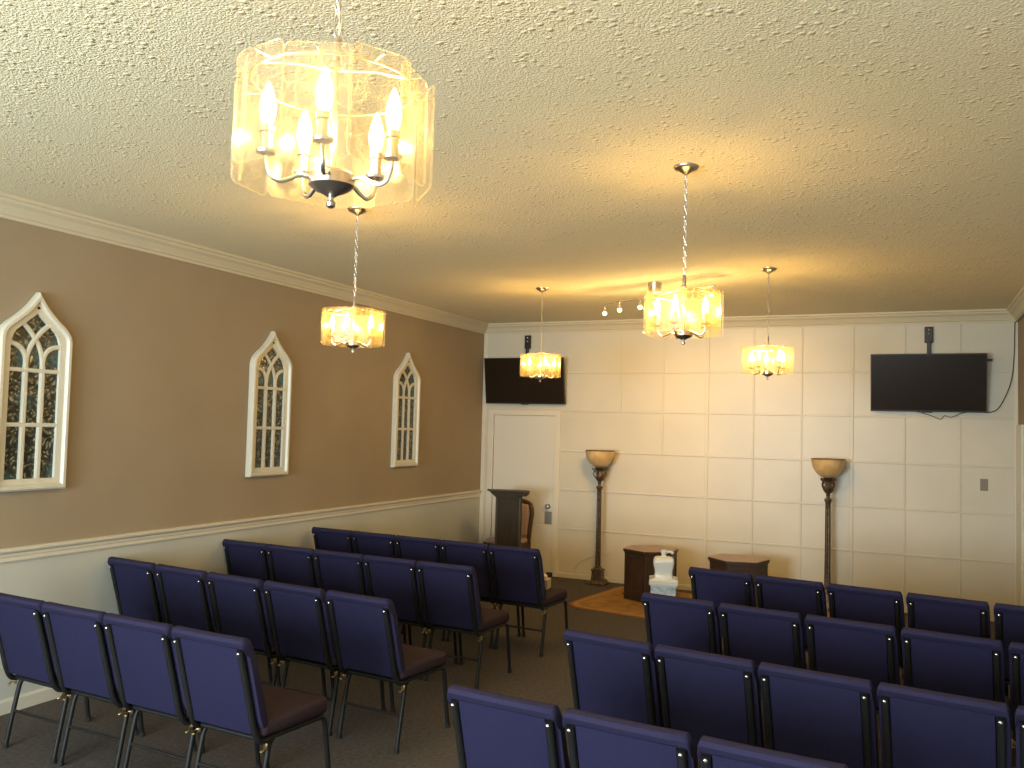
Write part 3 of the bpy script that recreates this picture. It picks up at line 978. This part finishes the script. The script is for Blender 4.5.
# ------------------------------------------------------------------ floor lamps
def floor_lamp(loc, label):
    t = thing('torchiere_floor_lamp', label, 'floor lamp', loc, 0, 'bronze torchiere lamps')
    bm = bmesh.new()
    def sq(h, z0, z1, ts=1.0):
        prism(bm, [(-h, -h), (h, -h), (h, h), (-h, h)], z0, z1, ts)
    sq(0.115, 0, 0.022); sq(0.100, 0.022, 0.050, 0.88); sq(0.066, 0.050, 0.165, 0.86); sq(0.068, 0.165, 0.182); sq(0.048, 0.182, 0.205, 0.7)
    obj('base', bm, M['bronze'], t)
    bm = bmesh.new()
    prof = [(0.036, 0.20), (0.038, 0.215), (0.028, 0.225), (0.034, 0.24)] + [(0.031 - 0.005 * k / 8, 0.25 + 0.88 * k / 8) for k in range(9)] + [(0.030, 1.145), (0.040, 1.16), (0.040, 1.175), (0.022, 1.19), (0.017, 1.205), (0.024, 1.222), (0.016, 1.236)]
    lathe(bm, prof, 48, lobes=12, lobe_amp=0.07, z0=0.245, z1=1.14)
    obj('fluted_column', bm, M['bronze'], t, smooth=True)
    bm = bmesh.new()
    lathe(bm, [(0.016, 1.232), (0.030, 1.245), (0.050, 1.272), (0.054, 1.292), (0.040, 1.305), (0.034, 1.325), (0.036, 1.365), (0.058, 1.385), (0.074, 1.402), (0.030, 1.408)], 32, lobes=8, lobe_amp=0.06)
    for k in range(4):
        a = PI / 4 + k * PI / 2
        pts = [(0.040, 1.285), (0.068, 1.30), (0.082, 1.33), (0.074, 1.362), (0.058, 1.352), (0.066, 1.375), (0.092, 1.385), (0.100, 1.405)]
        tube(bm, catmull([(r_ * math.cos(a), r_ * math.sin(a), z_) for r_, z_ in pts], 4), 0.007, 8)
    obj('scrolled_cup', bm, M['bronze'], t, smooth=True)
    bm = bmesh.new()
    outp = [(0.030, 1.406), (0.075, 1.420), (0.115, 1.450), (0.150, 1.495), (0.168, 1.545), (0.176, 1.585), (0.180, 1.612)]
    inp = [(0.172, 1.612), (0.168, 1.585), (0.160, 1.548), (0.142, 1.500), (0.108, 1.458), (0.070, 1.430), (0.004, 1.424)]
    lathe(bm, outp + inp, 48, lobes=16, lobe_amp=0.018, z0=1.42, z1=1.60)
    bowl = obj('glass_bowl', bm, M['alabaster'], t, smooth=True)
    bm = bmesh.new()
    tube(bm, [(0.178 * math.cos(2 * PI * j / 40), 0.178 * math.sin(2 * PI * j / 40), 1.613) for j in range(40)], 0.005, 8, closed=True)
    obj('bowl_rim', bm, M['bronze'], bowl, smooth=True)
    return t


fl = floor_lamp((1.725, -0.215, 0), 'bronze floor lamp with amber glass bowl, by the door')
dup(fl, (4.352, -0.215, 0), 0, 'bronze floor lamp with amber glass bowl, behind the right block of chairs')
bm = bmesh.new()
tube(bm, catmull([(1.70, -0.12, 0.02), (1.58, -0.05, 0.012), (1.44, -0.05, 0.03), (1.36, -0.022, 0.11), (1.40, -0.020, 0.20), (1.50, -0.018, 0.26), (1.60, -0.018, 0.31), (1.70, -0.018, 0.33), (1.80, -0.018, 0.335)], 6), 0.004, 6)
tag(obj('lamp_cord', bm, M['cord_white'], None, smooth=True), 'thin pale cord looping up the wall behind the left floor lamp', 'cord')

# ------------------------------------------------------------------ rug
RA = R(-8)
rug = thing('area_rug', 'amber patterned rug with a cream border under the hexagonal tables', 'rug', (1.815, -1.665, 0), RA)
L_, D_ = 2.75, 1.55


def rrect(x0, y0, x1, y1, r, n=6):
    out = []
    for cx, cy, a0 in ((x1 - r, y0 + r, -90), (x1 - r, y1 - r, 0), (x0 + r, y1 - r, 90), (x0 + r, y0 + r, 180)):
        for k in range(n + 1):
            a = R(a0 + 90 * k / n)
            out.append((cx + r * math.cos(a), cy + r * math.sin(a)))
    return out


for nm, ins, zt, mm in (('edge_binding', 0, 0.010, 'rug_edge'), ('border', 0.035, 0.012, 'rug_border'), ('field', 0.085, 0.014, 'rug')):
    bm = bmesh.new(); prism(bm, rrect(ins, ins, L_ - ins, D_ - ins, 0.24 - ins * 0.5), 0.001, zt)
    obj(nm, bm, M[mm], rug)
bm = bmesh.new()
random.seed(3)
for k in range(46):        # trailing vine sprays woven into the field
    x, y = random.uniform(0.25, L_ - 0.3), random.uniform(0.2, D_ - 0.2)
    a = random.uniform(0, 2 * PI)
    pts = []
    for j in range(5):
        pts.append((x, y, 0.0145)); x += 0.05 * math.cos(a); y += 0.05 * math.sin(a); a += 0.45
    x, y = min(max(x, .15), L_ - .15), min(max(y, .15), D_ - .15)
    pts = [(min(max(px, .12), L_ - .12), min(max(py, .12), D_ - .12), pz) for px, py, pz in pts]
    tube(bm, catmull(pts, 3), 0.010, 6, flat=0.15)
o = obj('woven_sprays', bm, M['rug_border'], rug)
o['kind'] = 'stuff'


# ------------------------------------------------------------------ hexagonal end tables
def hexpoly(r, rot=0, n=6):
    return [(r * math.cos(rot + k * 2 * PI / n), r * math.sin(rot + k * 2 * PI / n)) for k in range(n)]


def hex_table(loc, rz, label):
    t = thing('hexagonal_end_table', label, 'side table', loc, rz, 'hexagonal wooden end tables')
    a0 = -PI / 2
    bm = bmesh.new(); prism(bm, hexpoly(0.300, a0), 0, 0.045); prism(bm, hexpoly(0.312, a0), 0.045, 0.060)
    obj('plinth', bm, M['dark_wood'], t)
    bm = bmesh.new(); prism(bm, hexpoly(0.296, a0), 0.055, 0.505)
    body = obj('body', bm, M['dark_wood'], t)
    # framed panels on each side; the two doors get pulls
    for k in range(6):
        a = a0 + PI / 6 + k * PI / 3
        ap = 0.296 * math.cos(PI / 6)
        bm = bmesh.new()
        hw = 0.132
        box(bm, ap - 0.004, ap + 0.008, -hw, -hw + 0.03, 0.075, 0.490, 0.002); box(bm, ap - 0.004, ap + 0.008, hw - 0.03, hw, 0.075, 0.490, 0.002)
        box(bm, ap - 0.004, ap + 0.008, -hw + 0.03, hw - 0.03, 0.075, 0.105, 0.002); box(bm, ap - 0.004, ap + 0.008, -hw + 0.03, hw - 0.03, 0.460, 0.490, 0.002)
        xform(bm, bm.verts, Matrix.Rotation(a, 4, 'Z'))
        obj('side_panel_frame', bm, M['dark_wood'], body)
    bm = bmesh.new(); prism(bm, hexpoly(0.305, a0), 0.500, 0.518); prism(bm, hexpoly(0.316, a0), 0.518, 0.544)
    tt = obj('table_top', bm, M['dark_wood'], t)
    bm = bmesh.new(); prism(bm, hexpoly(0.313, a0), 0.543, 0.549, 0.99)
    obj('lit_top_face', bm, M['lit_wood_top'], tt)  # top face coloured lighter than the edge for the light it reflects
    return t


ht = hex_table((2.545, -0.815, 0.0175), 0.03, 'dark hexagonal wooden end table on the rug, left one, behind the white fountain')
dup(ht, (3.535, -0.985, 0.0175), R(-14), 'dark hexagonal wooden end table, right one, behind the farthest right chairs')

# ------------------------------------------------------------------ white ceramic pedestal with scroll vessel
pd = thing('ceramic_pedestal', 'white and pale blue ceramic pedestal, standing on the rug before the left end table', 'pedestal', (2.900, -1.62, 0.0175), R(15))
bm = bmesh.new()
hs = 0.118
box(bm, -hs - 0.015, hs + 0.015, -hs - 0.015, hs + 0.015, 0, 0.035, 0.006)
box(bm, -hs, hs, -hs, hs, 0.035, 0.300, 0.008)
for k in range(7):     # raised fluting on each face
    x = -0.093 + k * 0.031
    for (ax, ay, bx, by) in ((x - 0.007, -hs - 0.008, x + 0.007, -hs), (x - 0.007, hs, x + 0.007, hs + 0.008)):
        box(bm, ax, bx, ay, by, 0.05, 0.275, 0.003)
    for (ax, ay, bx, by) in ((-hs - 0.008, x - 0.007, -hs, x + 0.007), (hs, x - 0.007, hs + 0.008, x + 0.007)):
        box(bm, ax, bx, ay, by, 0.05, 0.275, 0.003)
obj('fluted_base', bm, M['ceramic_blue'], pd)
bm = bmesh.new(); box(bm, -hs - 0.012, hs + 0.012, -hs - 0.012, hs + 0.012, 0.300, 0.318, 0.005); box(bm, -hs - 0.024, hs + 0.024, -hs - 0.024, hs + 0.024, 0.318, 0.372, 0.008)
prism(bm, [(-0.125, -0.125), (0.125, -0.125), (0.125, 0.125), (-0.125, 0.125)], 0.372, 0.384, 0.80)
obj('cap_slab', bm, M['ceramic'], pd)
# scroll-shaped body: an S profile in the front plane swept through its depth
bm = bmesh.new()
zs = [0.380, 0.400, 0.425, 0.455, 0.485, 0.515, 0.545, 0.565, 0.580, 0.588]
hwid = [0.096, 0.091, 0.088, 0.089, 0.095, 0.101, 0.103, 0.099, 0.084, 0.054]
rings = []
for z, hw in zip(zs, hwid):
    pts = rrect(-hw, -hw, hw, hw, 0.022, 4)
    rings.append([bm.verts.new((x, y, z)) for x, y in pts])
for a, b_ in zip(rings, rings[1:]):
    n = len(a)
    for k in range(n):
        bm.faces.new((a[k], a[(k + 1) % n], b_[(k + 1) % n], b_[k]))
bm.faces.new(list(reversed(rings[0]))); bm.faces.new(rings[-1])
obj('swelling_body', bm, M['ceramic'], pd, smooth=True)
bm = bmesh.new()
lathe(bm, [(0.040, 0.586), (0.030, 0.592), (0.022, 0.603), (0.026, 0.620), (0.034, 0.632), (0.036, 0.644), (0.024, 0.654), (0.006, 0.658)], 20)
tube(bm, catmull([(0.02, 0, 0.630), (0.05, 0, 0.640), (0.078, 0, 0.636), (0.090, 0, 0.622)], 4), 0.014, 10)
obj('spouted_finial', bm, M['ceramic'], pd, smooth=True)

# ------------------------------------------------------------------ lectern
lc = thing('lectern', 'dark wooden lectern with a flared top standing before the white door', 'lectern', (0.800, -0.82, 0), R(17))
bm = bmesh.new(); box(bm, -0.18, 0.18, -0.15, 0.15, 0, 0.035, 0.006); box(bm, -0.165, 0.165, -0.135, 0.135, 0.035, 0.060, 0.006)
obj('foot_plinth', bm, M['lectern'], lc)
bm = bmesh.new(); box(bm, -0.140, 0.140, -0.110, 0.110, 0.055, 1.045, 0.003)
bd = obj('column', bm, M['lectern'], lc)
for k in (-1, 1):
    bm = bmesh.new(); box(bm, k * 0.140 - 0.010, k * 0.140 + 0.010, -0.118, -0.100, 0.062, 1.035, 0.003)
    obj('corner_stile', bm, M['lectern_cap'], lc)
# flared hopper and slanted reading desk
bm = bmesh.new()
lo4 = [(-0.146, -0.120), (0.146, -0.120), (0.146, 0.120), (-0.146, 0.120)]
hi4 = [(-0.232, -0.165), (0.212, -0.165), (0.212, 0.165), (-0.232, 0.165)]
a = [bm.verts.new((x, y, 1.035)) for x, y in lo4]
b_ = [bm.verts.new((x, y, 1.118 if y < 0 else 1.085)) for x, y in hi4]
bm.faces.new(list(reversed(a))); bm.faces.new(b_)
for k in range(4):
    bm.faces.new((a[k], a[(k + 1) % 4], b_[(k + 1) % 4], b_[k]))
obj('flared_hopper', bm, M['lectern_cap'], lc)
bm = bmesh.new()
box(bm, -0.246, 0.226, -0.175, 0.175, -0.012, 0.012, 0.004)
for v in bm.verts:
    v.co.z += 1.126 - (v.co.y + 0.175) * 0.10
obj('reading_desk', bm, M['lectern_cap'], lc)
bm = bmesh.new(); box(bm, 0.105, 0.222, -0.172, 0.14, 1.062, 1.112, 0.004); obj('side_shelf', bm, M['lectern'], lc)

# ------------------------------------------------------------------ pulpit armchair behind the lectern
pc = thing('pulpit_chair', 'dark wooden high-back chair with dusty rose padding behind the lectern', 'chair', (0.560, -0.315, 0), R(172))
for s in (-1, 1):
    bm = bmesh.new()   # rear post: curved from floor to the top rail
    pts = catmull([(s * 0.19, -0.24, 0), (s * 0.20, -0.19, 0.22), (s * 0.205, -0.17, 0.45), (s * 0.215, -0.185, 0.65), (s * 0.225, -0.20, 0.80), (s * 0.190, -0.215, 0.905)], 5)
    tube(bm, pts, 0.026, 10)
    obj('rear_post', bm, M['dark_wood'], pc, smooth=True)
    bm = bmesh.new()
    tube(bm, catmull([(s * 0.205, 0.20, 0.43), (s * 0.215, 0.215, 0.30), (s * 0.205, 0.195, 0.12), (s * 0.215, 0.21, 0.0)], 5), 0.02, 10)
    obj('leg', bm, M['dark_wood'], pc, smooth=True)
bm = bmesh.new()
tube(bm, catmull([(-0.195, -0.213, 0.89), (-0.12, -0.215, 0.925), (0, -0.215, 0.940), (0.12, -0.215, 0.925), (0.195, -0.213, 0.89)], 5), 0.030, 12)
obj('top_rail', bm, M['dark_wood'], pc, smooth=True)
bm = bmesh.new(); box(bm, -0.185, 0.185, -0.215, -0.165, 0.50, 0.90, 0.02, 3); obj('back_pad', bm, M['pink_pad'], pc, smooth=True)
bm = bmesh.new(); box(bm, -0.225, 0.225, -0.20, 0.225, 0.36, 0.42, 0.008); obj('seat_rail', bm, M['dark_wood'], pc)
bm = bmesh.new(); box(bm, -0.205, 0.205, -0.16, 0.22, 0.415, 0.475, 0.022, 3); obj('seat_pad', bm, M['pink_pad'], pc, smooth=True)

# tissue box resting on the aisle seat of the farthest left row
tb = thing('tissue_box', 'pale pink tissue box on the seat of the farthest left aisle chair', 'tissue box', (2.27, -3.30, 0.488), R(8))
bm = bmesh.new(); box(bm, -0.060, 0.060, -0.06, 0.06, 0, 0.085, 0.003); obj('carton', bm, M['tissue_box'], tb)
bm = bmesh.new()
n = 12
c0 = [bm.verts.new((0.028 * math.cos(2 * PI * k / n), 0.010 * math.sin(2 * PI * k / n), 0.080)) for k in range(n)]
c1 = [bm.verts.new((0.040 * math.cos(2 * PI * k / n) * (1 + 0.3 * math.sin(3 * k)), 0.024 * math.sin(2 * PI * k / n), 0.105 + 0.008 * math.sin(k * 2.1))) for k in range(n)]
c2 = [bm.verts.new((0.012 * math.cos(2 * PI * k / n) + 0.006, 0.010 * math.sin(2 * PI * k / n), 0.128 + 0.005 * math.sin(k * 3.3))) for k in range(n)]
for a, b_ in ((c0, c1), (c1, c2)):
    for k in range(n):
        bm.faces.new((a[k], a[(k + 1) % n], b_[(k + 1) % n], b_[k]))
bm.faces.new(list(reversed(c0))); bm.faces.new(c2)
obj('tissue', bm, M['tissue'], tb, smooth=True)
# dark door stop on the floor at the door's right edge
ds = thing('door_stop', 'small dark wedge on the floor at the right edge of the white door', 'door stop', (1.02, -0.07, 0))
bm = bmesh.new()
box(bm, -0.04, 0.04, -0.05, 0.05, 0, 0.05, 0.004)
for v in bm.verts:
    if v.co.y < 0 and v.co.z > 0.02: v.co.z *= 0.35
obj('wedge', bm, M['rubber'], ds)
